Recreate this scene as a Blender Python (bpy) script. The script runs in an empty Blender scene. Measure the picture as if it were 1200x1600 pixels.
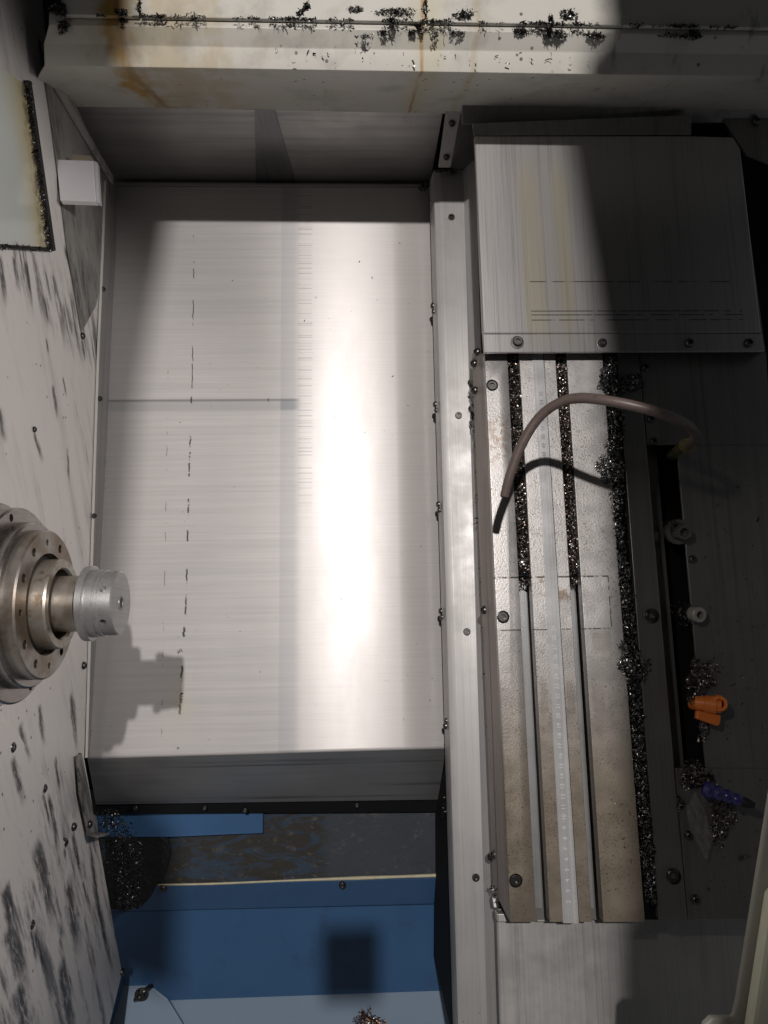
import bpy, bmesh, math, random
from mathutils import Vector, Matrix
R = math.radians
random.seed(7)
SC = bpy.context.scene
C = SC.collection

# ------------------------------------------------------------------ camera
F, CX, CY = 1150.0, 600.0, 800.0          # focal length in photo pixels (1200 x 1600)
H = 0.92                                   # camera height above the big steel cover (z = 0)
def cdir(px, py): return Vector((px - CX, -(py - CY), -F)).normalized()
_y = cdir(477, -5943); _nz = cdir(560, 997)
_z = (-_nz - _y * (-_nz).dot(_y)).normalized(); _x = _y.cross(_z)
W2C = Matrix((_x, _y, _z)).transposed()    # columns: world axes seen by the camera
C2W = W2C.inverted()
CAM = Vector((0, 0, H))
cam = bpy.data.cameras.new('camera'); cam.sensor_fit = 'VERTICAL'; cam.sensor_height = 36
cam.lens = 36 * F / 1600; cam.clip_start = 0.01; cam.clip_end = 50
co = bpy.data.objects.new('camera', cam); C.objects.link(co)
co.matrix_world = Matrix.Translation(CAM) @ C2W.to_4x4(); SC.camera = co
def ray(px, py): return C2W @ cdir(px, py)
def P(px, py, z=0.0):
    d = ray(px, py); return CAM + d * ((z - CAM.z) / d.z)
def PX(px, py, x0):
    d = ray(px, py); return CAM + d * ((x0 - CAM.x) / d.x)
def PY(px, py, y0):
    d = ray(px, py); return CAM + d * ((y0 - CAM.y) / d.y)

# ------------------------------------------------------------------ light
SC.view_settings.view_transform = 'Standard'; SC.view_settings.look = 'None'
SC.view_settings.exposure = 0.10; SC.view_settings.gamma = 1
SC.cycles.max_bounces = 6; SC.cycles.use_denoising = True
w = bpy.data.worlds.new('World'); SC.world = w; w.use_nodes = True
bg = w.node_tree.nodes['Background']; bg.inputs[0].default_value = (0.95, 0.97, 1.0, 1); bg.inputs[1].default_value = 0.085
LAMP = Vector((-0.045, 0.50, 2.2))
def lamp(name, loc, energy, radius, col, kind='POINT', aim=None, cone=60, blend=.5):
    l = bpy.data.lights.new(name, kind); l.energy = energy; l.color = col; l.shadow_soft_size = radius
    o = bpy.data.objects.new(name, l); C.objects.link(o); o.location = loc
    if kind == 'SPOT':
        l.spot_size = R(cone); l.spot_blend = blend
        o.rotation_euler = (Vector(aim) - Vector(loc)).to_track_quat('-Z', 'Y').to_euler()
    return o
lamp('work_lamp', LAMP, 122, .018, (1, .945, .905))
lamp('side_fill', (.46, .22, .90), 20, .05, (1, .95, .92), 'SPOT', (-.36, .10, .33), 55, .4)  # unseen spot added to light the left wall and spindle
lamp('nozzle_fill', (-.22, .30, .98), 4.0, .02, (1, .95, .88), 'SPOT', (.44, -.13, .15), 36, .8)  # unseen fill spot added to brighten the coolant fittings

# ------------------------------------------------------------------ node helper
class M:
    def __init__(s, name, rough=.5, metal=0.0, spec=.5):
        s.m = bpy.data.materials.new(name); s.m.use_nodes = True; s.t = s.m.node_tree
        s.b = s.t.nodes['Principled BSDF']
        s.b.inputs['Roughness'].default_value = rough; s.b.inputs['Metallic'].default_value = metal
        s.b.inputs['Specular IOR Level'].default_value = spec
        s.pos = s.n('ShaderNodeNewGeometry').outputs['Position']; s._sep = None
    def n(s, t): return s.t.nodes.new(t)
    def l(s, a, b):
        if isinstance(a, (int, float)): b.default_value = a
        elif isinstance(a, tuple): b.default_value = (*a, 1) if len(a) == 3 and b.type == 'RGBA' else a
        else: s.t.links.new(a, b)
    @property
    def xyz(s):
        if not s._sep:
            q = s.n('ShaderNodeSeparateXYZ'); s.l(s.pos, q.inputs[0]); s._sep = q.outputs
        return s._sep
    def ma(s, op, a, b=0.0, clamp=False):
        q = s.n('ShaderNodeMath'); q.operation = op; q.use_clamp = clamp
        s.l(a, q.inputs[0]); s.l(b, q.inputs[1]); return q.outputs[0]
    def ss(s, v, a, b, o0=0.0, o1=1.0):
        q = s.n('ShaderNodeMapRange'); q.interpolation_type = 'SMOOTHSTEP'
        s.l(v, q.inputs[0])
        if a > b: a, b, o0, o1 = b, a, o1, o0
        for i, k in enumerate((a, b, o0, o1)): q.inputs[1 + i].default_value = k
        return q.outputs[0]
    def mul(s, *a):
        r = a[0]
        for k in a[1:]: r = s.ma('MULTIPLY', r, k)
        return r
    def mx(s, *a):
        r = a[0]
        for k in a[1:]: r = s.ma('MAXIMUM', r, k)
        return r
    def noise(s, sc=(10, 10, 10), det=4, rough=.6, rot=(0, 0, 0), off=(0, 0, 0), dist=0.0):
        mp = s.n('ShaderNodeMapping'); s.l(s.pos, mp.inputs[0])
        if any(rot):
            m2 = s.n('ShaderNodeMapping'); s.l(mp.outputs[0], m2.inputs[0]); m2.inputs['Scale'].default_value = sc
            mp.inputs['Rotation'].default_value = rot; out = m2.outputs[0]
        else:
            mp.inputs['Scale'].default_value = sc; out = mp.outputs[0]
        mp.inputs['Location'].default_value = off
        q = s.n('ShaderNodeTexNoise'); q.inputs['Scale'].default_value = 1; q.inputs['Detail'].default_value = det
        q.inputs['Roughness'].default_value = rough; q.inputs['Distortion'].default_value = dist
        s.l(out, q.inputs[0]); return q.outputs[0]
    def vor(s, scale, feat='F1'):
        q = s.n('ShaderNodeTexVoronoi'); q.inputs['Scale'].default_value = scale; q.feature = feat
        s.l(s.pos, q.inputs[0]); return q.outputs[0]
    def rect(s, x0, x1, y0, y1, sx=.002, sy=.002, ax=(0, 1)):
        X, Y = s.xyz[ax[0]], s.xyz[ax[1]]
        return s.mul(s.ss(X, x0 - sx, x0 + sx), s.ss(X, x1 + sx, x1 - sx), s.ss(Y, y0 - sy, y0 + sy), s.ss(Y, y1 + sy, y1 - sy))
    def mix(s, f, a, b):
        q = s.n('ShaderNodeMix'); q.data_type = 'RGBA'
        s.l(f, q.inputs[0]); s.l(a, q.inputs[6]); s.l(b, q.inputs[7]); return q.outputs[2]
    def col(s, c): s.l(c, s.b.inputs['Base Color']); return s
    def set(s, k, v): s.l(v, s.b.inputs[k]); return s
    def bump(s, h, strength=.3, dist=.001):
        q = s.n('ShaderNodeBump'); q.inputs['Strength'].default_value = strength; q.inputs['Distance'].default_value = dist
        s.l(h, q.inputs['Height']); s.l(q.outputs[0], s.b.inputs['Normal']); return s

# ------------------------------------------------------------------ mesh helpers
def tag(o, label, cat=None, group=None, kind=None):
    if label: o['label'] = label
    if cat: o['category'] = cat
    if group: o['group'] = group
    if kind: o['kind'] = kind
    return o
def root(name, base, label, cat, group=None):
    o = bpy.data.objects.new(name, None); C.objects.link(o); o.location = base; o.empty_display_size = .02
    return tag(o, label, cat, group)
def link(name, me, mat, parent=None, bevel=0.0, smooth=False, seg=2):
    if hasattr(mat, 'm'): mat = mat.m
    if mat and not me.materials: me.materials.append(mat)
    o = bpy.data.objects.new(name, me); C.objects.link(o)
    if parent:
        o.parent = parent; o.matrix_parent_inverse = wm(parent).inverted()
    if smooth:
        for p in me.polygons: p.use_smooth = True
    if bevel:
        b = o.modifiers.new('bevel', 'BEVEL'); b.width = bevel; b.segments = seg; b.limit_method = 'ANGLE'; b.angle_limit = R(30)
    return o
def wm(o):
    m = Matrix.LocRotScale(o.location, o.rotation_euler if o.rotation_mode != 'QUATERNION' else o.rotation_quaternion, o.scale)
    return wm(o.parent) @ o.matrix_parent_inverse @ m if o.parent else m
def me_from(bm, name):
    bmesh.ops.recalc_face_normals(bm, faces=bm.faces)
    me = bpy.data.meshes.new(name); bm.to_mesh(me); bm.free(); return me
def prism(name, pts, off, mat, parent=None, bevel=0.0, smooth=False):
    """solid from a polygon of world points, pushed by the vector off"""
    off = Vector(off); bm = bmesh.new()
    a = [bm.verts.new(p) for p in pts]; b = [bm.verts.new(Vector(p) + off) for p in pts]
    bm.faces.new(a); bm.faces.new(b[::-1])
    for i in range(len(a)):
        j = (i + 1) % len(a); bm.faces.new((a[i], b[i], b[j], a[j]))
    return link(name, me_from(bm, name), mat, parent, bevel, smooth)
def slab(name, pix, z, th, mat, parent=None, bevel=0.0):
    return prism(name, [P(x, y, z) for x, y in pix], (0, 0, -th), mat, parent, bevel)
def sheet(name, prof, mat, parent=None, th=.002, bevel=0.0):
    """folded sheet: prof = rows of world points (each row a polyline across)"""
    bm = bmesh.new(); rows = [[bm.verts.new(p) for p in r] for r in prof]
    for r0, r1 in zip(rows, rows[1:]):
        for i in range(len(r0) - 1): bm.faces.new((r0[i], r0[i + 1], r1[i + 1], r1[i]))
    o = link(name, me_from(bm, name), mat, parent)
    s = o.modifiers.new('solid', 'SOLIDIFY'); s.thickness = th; s.offset = -1
    if bevel:
        b = o.modifiers.new('bevel', 'BEVEL'); b.width = bevel; b.segments = 3; b.limit_method = 'ANGLE'; b.angle_limit = R(12)
        for p in o.data.polygons: p.use_smooth = True
    return o
def frame(n):
    n = Vector(n).normalized(); return n.to_track_quat('Z', 'Y').to_matrix().to_4x4()
def lathe(name, prof, at, axis, mat, parent=None, seg=48, cap=True):
    """prof = (distance along axis, radius)"""
    bm = bmesh.new(); rings = []
    for d, r in prof:
        if r < 1e-6: rings.append([bm.verts.new((0, 0, d))])
        else: rings.append([bm.verts.new((r * math.cos(2 * math.pi * k / seg), r * math.sin(2 * math.pi * k / seg), d)) for k in range(seg)])
    for a, b in zip(rings, rings[1:]):
        for k in range(seg):
            j = (k + 1) % seg
            if len(a) == 1 and len(b) == 1: break
            if len(a) == 1: bm.faces.new((a[0], b[j], b[k]))
            elif len(b) == 1: bm.faces.new((a[k], a[j], b[0]))
            else: bm.faces.new((a[k], a[j], b[j], b[k]))
    bm.transform(Matrix.Translation(at) @ frame(axis))
    me = me_from(bm, name)
    o = link(name, me, mat, parent)
    for p in me.polygons: p.use_smooth = True
    me.set_sharp_from_angle(angle=R(28))
    return o
def cut(o, cutters):
    """boolean holes, applied at once; cutters are temporary solids"""
    bm = bmesh.new()
    for at, axis, r, d, sides in cutters:
        g = bmesh.ops.create_cone(bm, cap_ends=True, segments=sides, radius1=r, radius2=r, depth=d)
        bmesh.ops.transform(bm, matrix=Matrix.Translation(at) @ frame(axis), verts=g['verts'])
    me = bpy.data.meshes.new('hole'); bm.to_mesh(me); bm.free()
    c = bpy.data.objects.new('hole', me); C.objects.link(c)
    b = o.modifiers.new('bool', 'BOOLEAN'); b.operation = 'DIFFERENCE'; b.object = c; b.solver = 'EXACT'
    bpy.context.view_layer.update()
    dg = bpy.context.evaluated_depsgraph_get(); new = bpy.data.meshes.new_from_object(o.evaluated_get(dg))
    o.modifiers.clear(); o.data = new; bpy.data.objects.remove(c)
    for p in new.polygons: p.use_smooth = True
    new.set_sharp_from_angle(angle=R(28))
def tube(name, pts, r, mat, parent=None, seg=14, radii=None, sub=8):
    pts = [Vector(p) for p in pts]; path = []; rr = []
    n = len(pts)
    for i in range(n - 1):
        p0, p1, p2, p3 = pts[max(i - 1, 0)], pts[i], pts[i + 1], pts[min(i + 2, n - 1)]
        for k in range(sub):
            t = k / sub
            path.append(.5 * ((2 * p1) + (-p0 + p2) * t + (2 * p0 - 5 * p1 + 4 * p2 - p3) * t * t + (-p0 + 3 * p1 - 3 * p2 + p3) * t ** 3))
            rr.append(r if not radii else radii[i] * (1 - t) + radii[i + 1] * t)
    path.append(pts[-1]); rr.append(r if not radii else radii[-1])
    bm = bmesh.new(); rings = []; up = Vector((0, 0, 1))
    for i, p in enumerate(path):
        t = (path[min(i + 1, len(path) - 1)] - path[max(i - 1, 0)]).normalized()
        a = t.cross(up).normalized() if abs(t.z) < .97 else t.cross(Vector((0, 1, 0))).normalized(); b = t.cross(a); 
        rings.append([bm.verts.new(p + rr[i] * (math.cos(2 * math.pi * k / seg) * a + math.sin(2 * math.pi * k / seg) * b)) for k in range(seg)])
    for a, b in zip(rings, rings[1:]):
        for k in range(seg): j = (k + 1) % seg; bm.faces.new((a[k], a[j], b[j], b[k]))
    bm.faces.new(rings[0][::-1]); bm.faces.new(rings[-1])
    return link(name, me_from(bm, name), mat, parent, smooth=True)

# ------------------------------------------------------------------ materials
def wxy(px, py, z=0): p = P(px, py, z); return p.x, p.y
# --- big brushed cover
def steel_cover():
    m = M('brushed_steel_cover', .42, .20)
    xs = lambda px, py=750: wxy(px, py)[0]
    ys = lambda py, px=400: wxy(px, py)[1]
    X, Y = m.xyz[0], m.xyz[1]
    fine = m.noise((6, 900, 6), 3, .7); broad = m.noise((7, 3, 3), 4, .55); scr = m.noise((3, 160, 3), 5, .75, off=(3, 1, 0))
    base = m.mix(broad, (.50, .475, .465), (.61, .585, .575))
    base = m.mix(m.mul(m.ss(fine, .35, .75), .22), base, (.30, .29, .285))
    # worn, greyer left half with an edge where the wiper ran
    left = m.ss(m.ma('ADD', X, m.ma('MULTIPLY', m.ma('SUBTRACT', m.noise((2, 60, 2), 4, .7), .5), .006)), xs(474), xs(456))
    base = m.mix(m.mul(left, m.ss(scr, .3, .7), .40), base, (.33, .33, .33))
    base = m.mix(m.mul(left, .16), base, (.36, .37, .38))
    base = m.mix(m.mul(m.ss(X, xs(300), xs(170)), .30), base, (.34, .32, .31))  # dimmer light toward the left edge, painted into the colour
    band = m.mul(m.ss(X, xs(436), xs(439)), left)
    base = m.mix(m.mul(band, .28), base, (.25, .27, .29))
    hb = m.mul(left, m.ss(Y, ys(643), ys(639)), m.ss(Y, ys(622), ys(626)))
    base = m.mix(m.mul(hb, .30), base, (.2, .21, .22))
    base = m.mix(m.mul(hb, band, .5), base, (.16, .18, .20))
    line = m.mul(left, m.ss(Y, ys(622), ys(624.5)), m.ss(Y, ys(628), ys(625.5)))
    base = m.mix(m.mul(line, .6), base, (.12, .12, .12))
    # comb of short scratches right of the wear edge
    comb = m.mul(m.ss(X, xs(464), xs(466)), m.ss(X, xs(490), xs(486)), m.ss(m.noise((1, 420, 1), 1, .3), .50, .64), m.ss(Y, ys(860), ys(700)))
    base = m.mix(m.mul(comb, .40), base, (.16, .16, .165))
    # broken dark lines of oil and fines
    def dashes(px0, px1, y0, y1, wid, lo, k, wob=.0007):
        x = m.ma('ADD', X, m.ma('MULTIPLY', m.ma('SUBTRACT', m.noise((1, 160, 1), 3, .6, off=(k, 0, 0)), .5), wob * 6))
        t0, t1 = P(px0, y0), P(px1, y1)
        sl = (t1.x - t0.x) / (t1.y - t0.y)
        dx = m.ma('ABSOLUTE', m.ma('SUBTRACT', x, m.ma('ADD', m.ma('MULTIPLY', m.ma('SUBTRACT', Y, t0.y), sl), t0.x)))
        g = m.ss(m.noise((.5, 34, .5), 4, .7, off=(0, k, 0)), lo, lo + .05)
        return m.mul(m.ss(dx, wid, wid * .5), g, m.ss(Y, t1.y - .002, t1.y + .002), m.ss(Y, t0.y + .002, t0.y - .002))
    d = m.mx(dashes(303, 300, 400, 620, .0008, .47, 1), dashes(299, 290, 620, 960, .0013, .50, 5), dashes(288, 278, 980, 1170, .0018, .50, 9),
             m.mul(dashes(263, 252, 580, 1170, .0006, .53, 13), .7))
    base = m.mix(m.mul(d, .9), base, (.03, .027, .024))
    # faint yellow oil stain low left
    yst = m.mul(m.rect(xs(265, 1100), xs(295, 1100), ys(1150), ys(1050), .016, .03), m.ss(m.noise((30, 30, 30), 4), .3, .7), .4)
    base = m.mix(yst, base, (.52, .48, .30))
    spk = m.mul(m.ss(m.vor(90), .10, .05), m.ss(m.noise((11, 11, 11), 3), .5, .62))
    base = m.mix(m.mul(spk, .5), base, (.15, .14, .13))
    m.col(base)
    m.set('Roughness', m.ma('ADD', m.ss(m.noise((14, 5, 5), 5, .65), .3, .7, .34, .40), m.ma('MULTIPLY', left, .03)))
    m.set('Anisotropic', .97)
    t = m.n('ShaderNodeCombineXYZ'); t.inputs[1].default_value = 1
    m.l(t.outputs[0], m.b.inputs['Tangent'])
    m.bump(m.ma('ADD', m.ma('MULTIPLY', m.noise((8, 1300, 8), 2, .6), .25), m.ma('MULTIPLY', m.noise((5, 2.2, 3), 2, .4), 1.6)), .16, .0010)
    return m
def steel(name, c0=(.40, .39, .385), c1=(.56, .545, .53), rough=.42, metal=.7, along='y', dirt=.3, aniso=0.0):
    m = M(name, rough, metal)
    sc = {'y': (700, 5, 100), 'x': (5, 700, 100), 'z': (600, 600, 5)}[along]
    s2 = {'y': (90, 1.5, 40), 'x': (1.5, 90, 40), 'z': (90, 90, 2)}[along]
    b = m.mix(m.noise((6, 6, 6), 4), c0, c1)
    b = m.mix(m.mul(m.ss(m.noise(sc, 3, .7), .4, .75), .30), b, tuple(k * .45 for k in c0))
    b = m.mix(m.mul(m.ss(m.noise(s2, 4, .7), .52, .72), dirt), b, tuple(k * .35 for k in c0))
    sp = m.mul(m.ss(m.vor(140), .12, .06), m.ss(m.noise((14, 14, 14), 3), .52, .66))
    b = m.mix(m.mul(sp, .7), b, (.05, .045, .04))
    m.col(b)
    if aniso:
        m.set('Anisotropic', aniso)
        t = m.n('ShaderNodeCombineXYZ'); t.inputs[{'x': 0, 'y': 1, 'z': 2}[along]].default_value = 1
        m.l(t.outputs[0], m.b.inputs['Tangent'])
    m.set('Roughness', m.ss(m.noise((20, 20, 20), 4), .2, .8, rough - .07, rough + .1))
    m.bump(m.noise(sc, 2), .12, .0004)
    return m
MT = {}
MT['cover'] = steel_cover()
MT['steel_v'] = steel('brushed_steel_upright', along='y', aniso=.4)
MT['steel_h'] = steel('brushed_steel_crosswise', along='x', c0=(.30, .29, .285), c1=(.42, .41, .40), aniso=.3)
MT['rail'] = steel('rail_cover_steel', (.40, .39, .385), (.47, .46, .455), .46, .35, 'y', .08)
MT['dark_steel'] = steel('dark_oily_steel', (.19, .185, .18), (.28, .27, .262), .33, .55, 'y', .4)
MT['bolt'] = steel('blackened_bolt_steel', (.07, .068, .066), (.17, .165, .16), .30, .9, 'z', .3)
MT['black'] = M('black_rubber', .6).col((.012, .012, .012))
MT['void'] = M('unlit_black', .8, 0, .2).col((.008, .008, .009))  # near-black colour stands in for darkness under edges and in gaps
def cream(name, wallstreak=None, c0=(.50, .485, .44), c1=(.60, .585, .54), stains=True):
    m = M(name, .42, 0, .4)
    b = m.mix(m.noise((5, 5, 5), 5), c0, c1)
    m.bump(m.noise((900, 900, 900), 2), .12, .0004)
    return m, b
m, b = cream('cream_beam_paint')
X, Y, Z = m.xyz
# rust runs on the beam
def run(pxc, half, y_top, y_bot, z, colr, amt, k):
    global b
    xa = P(pxc, (y_top + y_bot) / 2, z).x
    wob = m.ma('MULTIPLY', m.ma('SUBTRACT', m.noise((30, 30, 30), 4, off=(k, 0, 0)), .5), half * 2.6)
    dx = m.ma('ABSOLUTE', m.ma('SUBTRACT', m.ma('ADD', X, wob), xa))
    f = m.mul(m.ss(dx, half, half * .15), m.ss(m.noise((40, 14, 14), 4, off=(0, k, 0)), .25, .55))
    b = m.mix(m.mul(f, amt), b, colr)
run(190, .021, 60, 120, .28, (.42, .25, .06), .95, 1)
run(197, .007, 60, 120, .28, (.24, .11, .03), .6, 2)
run(657, .0030, 60, 120, .28, (.35, .13, .03), .85, 3)
run(665, .022, 60, 120, .28, (.50, .44, .22), .35, 4)
run(738, .006, 60, 120, .28, (.42, .33, .16), .4, 6)
run(280, .085, 60, 140, .25, (.36, .26, .09), .45, 9)
g = m.mul(m.ss(m.noise((18, 18, 18), 5), .50, .72), .45)
b = m.mix(g, b, (.22, .21, .18))
gr = m.mul(m.ss(m.noise((60, 14, 14), 4, off=(5, 5, 5)), .60, .72), m.ss(X, .16, .24), .6)
b = m.mix(gr, b, (.10, .10, .10))
b = m.mix(m.mul(m.ss(m.vor(75), .17, .08), m.ss(m.noise((12, 12, 12), 3, off=(2, 0, 0)), .5, .6), .85), b, (.035, .03, .028))
m.col(b); MT['beam'] = m
XW = P(147, 700, .035).x                     # the headstock wall plane
ga, gb = PX(60, 560, XW), PX(82, 680, XW)    # direction coolant ran down the wall
ANG = math.atan2(gb.z - ga.z, gb.y - ga.y)
def wall_mat(name, amt, lo, sc=1.0, c0=(.57, .54, .52), c1=(.68, .65, .63)):
    m, b = cream(name, c0=c0, c1=c1)
    r = (-ANG, 0, 0)
    st = m.noise((20, 5 * sc, 46 * sc), 7, .74, rot=r, dist=.35)
    pt = m.noise((3, 3.0, 7), 4, .6, rot=r, off=(2, .3, 1))
    s = m.mul(m.ss(st, lo, lo + .16), m.ss(pt, .42, .58))
    f2 = m.noise((60, 40, 300), 5, .8, rot=r)
    s = m.mul(s, m.ss(f2, .30, .62))
    b = m.mix(m.mul(s, amt), b, (.045, .042, .042))
    b = m.mix(m.mul(m.ss(m.noise((30, 5, 40), 5, .6, rot=r, off=(0, 3, 0)), .5, .75), .35 * amt), b, (.22, .21, .205))
    b = m.mix(m.mul(m.ss(m.vor(70), .13, .06), m.ss(m.noise((14, 14, 14), 3), .5, .6), .85), b, (.035, .03, .028))
    return m, b
m, b = wall_mat('headstock_paint', .92, .53)
# heavier soot in the low corner and a patch under the window
X, Y, Z = m.xyz
low = m.ss(Y, PX(60, 1150, XW).y, PX(60, 1400, XW).y)
st = m.noise((30, 6, 46), 7, .7, rot=(-ANG, 0, 0), off=(0, 2, 5))
b = m.mix(m.mul(low, m.ss(st, .50, .64), .8), b, (.06, .057, .057))
up = m.mul(m.ss(Y, PX(40, 500, XW).y, PX(40, 430, XW).y), m.ss(Y, PX(40, 360, XW).y + .02, PX(40, 400, XW).y))
b = m.mix(m.mul(up, m.ss(m.noise((30, 12, 90), 6, .7, rot=(-ANG, 0, 0), off=(0, 7, 5)), .46, .6), .85), b, (.06, .055, .055))
dY, dZ = math.cos(ANG), math.sin(ANG)
def tail(m, b, x0, y0, x1, y1, wpx, k):
    p, q = PX(x0, y0, XW), PX(x1, y1, XW); L = (q - p).length; wd = wpx / 1050
    ty, tz = (q.y - p.y) / L, (q.z - p.z) / L
    ry, rz = m.ma('SUBTRACT', m.xyz[1], p.y), m.ma('SUBTRACT', m.xyz[2], p.z)
    u = m.ma('ADD', m.ma('MULTIPLY', ry, ty), m.ma('MULTIPLY', rz, tz))
    v = m.ma('ABSOLUTE', m.ma('ADD', m.ma('ADD', m.ma('MULTIPLY', ry, -tz), m.ma('MULTIPLY', rz, ty)), m.ma('MULTIPLY', m.ma('SUBTRACT', NS, .5), wd * 1.6)))
    return m.mul(m.ss(v, wd * .75, wd * .1), m.ss(u, -L * .02, L * .15), m.ss(u, L * 1.05, L * .55))
NS = m.noise((30, 25, 90), 5, .7, rot=(-ANG, 0, 0)); NF = m.ss(m.noise((60, 45, 260), 6, .8, rot=(-ANG, 0, 0), off=(0, 1, 1)), .30, .52)
T = None
for k, a in enumerate(((128, 528, 134, 568, 7), (0, 395, 10, 485, 10), (20, 398, 30, 458, 9), (40, 405, 50, 480, 10), (82, 428, 88, 468, 6), (68, 462, 77, 510, 8), (72, 528, 76, 555, 5), (82, 600, 91, 658, 9),
    (98, 588, 104, 622, 5), (52, 672, 68, 725, 8), (105, 698, 109, 758, 6), (-2, 635, 8, 695, 12), (61, 1238, 76, 1300, 6), (70, 1238, 90, 1335, 9), (14, 1180, 34, 1260, 12), (96, 1322, 104, 1355, 8), (50, 1310, 82, 1455, 22),
    (42, 1452, 54, 1510, 6), (48, 1452, 70, 1535, 9), (0, 1385, 18, 1455, 18), (4, 1445, 34, 1545, 26), (20, 1535, 44, 1640, 26), (104, 1370, 126, 1500, 26), (118, 1200, 134, 1300, 8), (113, 1296, 130, 1385, 10),  # the broad low streak holds soot plus painted shade
    (138, 1300, 160, 1460, 9), (150, 1400, 178, 1530, 12), (92, 1500, 120, 1640, 22), (86, 1180, 95, 1245, 8), (128, 1376, 142, 1425, 7), (60, 1100, 70, 1170, 10), (30, 1130, 44, 1190, 12), (110, 1080, 122, 1180, 12), (100, 380, 122, 470, 9), (110, 400, 128, 510, 8))):
    t_ = tail(m, b, *a, k); T = t_ if T is None else m.mx(T, t_)
b = m.mix(m.mul(T, NF, .94), b, (.045, .042, .042))
m.col(b); MT['wall'] = m
m, b = wall_mat('dirty_shaded_paint', .97, .33, .8, (.25, .24, .225), (.36, .345, .325)); m.col(b); MT['wall2'] = m  # darker base holds both dirt and the corner's shading
m, b = cream('door_frame_paint', c0=(.30, .29, .25), c1=(.40, .385, .34)); m.col(b); MT['door'] = m
m = M('window_polycarbonate', .12, 0, .6)
b = m.mix(m.noise((4, 4, 4), 3), (.46, .49, .46), (.55, .57, .54))
MT['glass'] = m; MT['glass_b'] = b
m = M('lit_door_lip_paint', .4); m.col(m.mix(m.noise((30, 30, 30), 5), (.72, .69, .52), (.82, .80, .64))); MT['lip'] = m  # strong light on the lip is put into this lighter colour
m = M('blue_machine_paint', .35, 0, .5)
X, Y, Z = m.xyz
b = m.mix(m.noise((7, 7, 7), 5), (.034, .095, .21), (.050, .120, .25))
b = m.mix(m.mul(m.ss(m.noise((25, 25, 25), 6, .7), .55, .75), .35), b, (.03, .05, .08))
m.col(b); m.bump(m.noise((300, 300, 300), 3), .15, .0006); MT['blue'] = m
m = M('dull_blue_tray_paint', .45, 0, .5)
b = m.mix(m.noise((6, 6, 6), 5), (.17, .245, .34), (.25, .315, .40))
m.col(b); MT['blue_tray'] = m
m = M('grimy_blue_paint', .42, 0, .5)
X, Y, Z = m.xyz
g = m.noise((16, 40, 20), 7, .72, dist=1.2)
b = m.mix(m.ss(g, .42, .56), (.035, .055, .085), (.038, .035, .030))
b = m.mix(m.ss(X, P(490, 1320, -.1).x, P(520, 1320, -.1).x), b, m.mix(m.noise((20, 20, 20), 5), (.040, .048, .062), (.058, .066, .078)))
b = m.mix(m.mul(m.ss(m.noise((70, 90, 60), 6, .8), .58, .62), .7), b, (.11, .10, .085))
m.col(b); m.bump(m.noise((120, 120, 120), 6), .5, .0015); MT['grime'] = m
# --- cast T-slot table
def table_mat():
    m = M('ground_table_iron', .40, .65)
    X, Y, Z = m.xyz
    b = m.mix(m.noise((9, 3, 9), 4), (.39, .375, .37), (.48, .465, .455))
    warm = m.ss(Y, P(820, 960, .15).y, P(820, 1300, .15).y, 0, .9)  # tan iron, darkened toward the near end for lamp falloff
    b = m.mix(warm, b, m.mix(m.noise((40, 40, 40), 5), (.27, .22, .165), (.34, .285, .22)))
    sp = m.mul(m.ss(m.vor(260), .30, .17), m.ss(m.noise((30, 30, 30), 3), .42, .55))
    b = m.mix(m.mul(sp, .55), b, (.17, .12, .08))
    sp2 = m.mul(m.ss(m.vor(430), .30, .2), m.ss(m.noise((24, 24, 24), 3, off=(4, 0, 0)), .45, .6))
    b = m.mix(m.mul(sp2, .65), b, (.10, .085, .075))
    x0, y0 = wxy(760, 720, .15); x1, y1 = wxy(792, 655, .15)
    rp = m.mul(m.rect(x0, x1, y0, y1, .006, .012), m.ss(m.noise((120, 120, 120), 5), .46, .54))
    b = m.mix(m.mul(rp, .5), b, (.22, .14, .08))
    # outline of a tool block that stood on the table
    def W(px, py): return wxy(px, py, .15)
    xa, ya = W(772, 985); xb, yb = W(950, 900)
    inn = m.rect(xa, xb, ya, yb, .0006, .0006)
    b = m.mix(m.mul(inn, .45), b, (.56, .54, .53))
    edge = m.mul(m.mx(m.rect(xa, xb, yb - .001, yb + .0008, .0005, .0004), m.rect(xa, xb, ya - .0006, ya + .0006, .0005, .0004),
                 m.rect(xb - .0006, xb + .0006, ya, yb, .0004, .0004)), m.ss(m.noise((130, 130, 130), 4), .42, .5))
    b = m.mix(m.mul(edge, .9), b, (.04, .035, .03))
    br = m.mul(m.rect(W(860, 905)[0] - .03, xb - .04, W(800, 940)[1], W(800, 903)[1], .004, .004), m.ss(m.noise((34, 34, 34), 5), .5, .58))
    b = m.mix(m.mul(br, .75), b, (.20, .13, .08))
    for px, py, hw, hh in ((850, 1090, .004, .016), (892, 1090, .004, .016), (935, 1090, .006, .014), (940, 1002, .010, .010)):
        x, y = W(px, py); b = m.mix(m.mul(m.rect(x - hw, x + hw, y - hh, y + hh, .0015, .003), .4), b, (.22, .18, .15))
    m.col(b); m.set('Roughness', m.ss(m.noise((40, 40, 40), 4), .3, .7, .31, .40))
    m.bump(m.noise((500, 500, 500), 3), .25, .0006)
    return m
MT['table'] = table_mat()
MT['tape'] = steel('ruler_tape_steel', (.43, .43, .44), (.52, .52, .53), .30, .35, 'y', .1)
m = M('cover_stainless', .36, .75)
X, Y, Z = m.xyz
b = m.mix(m.noise((8, 3, 3), 4), (.40, .39, .39), (.52, .505, .50))
b = m.mix(m.mul(m.ss(m.noise((260, 3, 3), 4, .75), .48, .68), .45), b, (.20, .195, .19))
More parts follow.
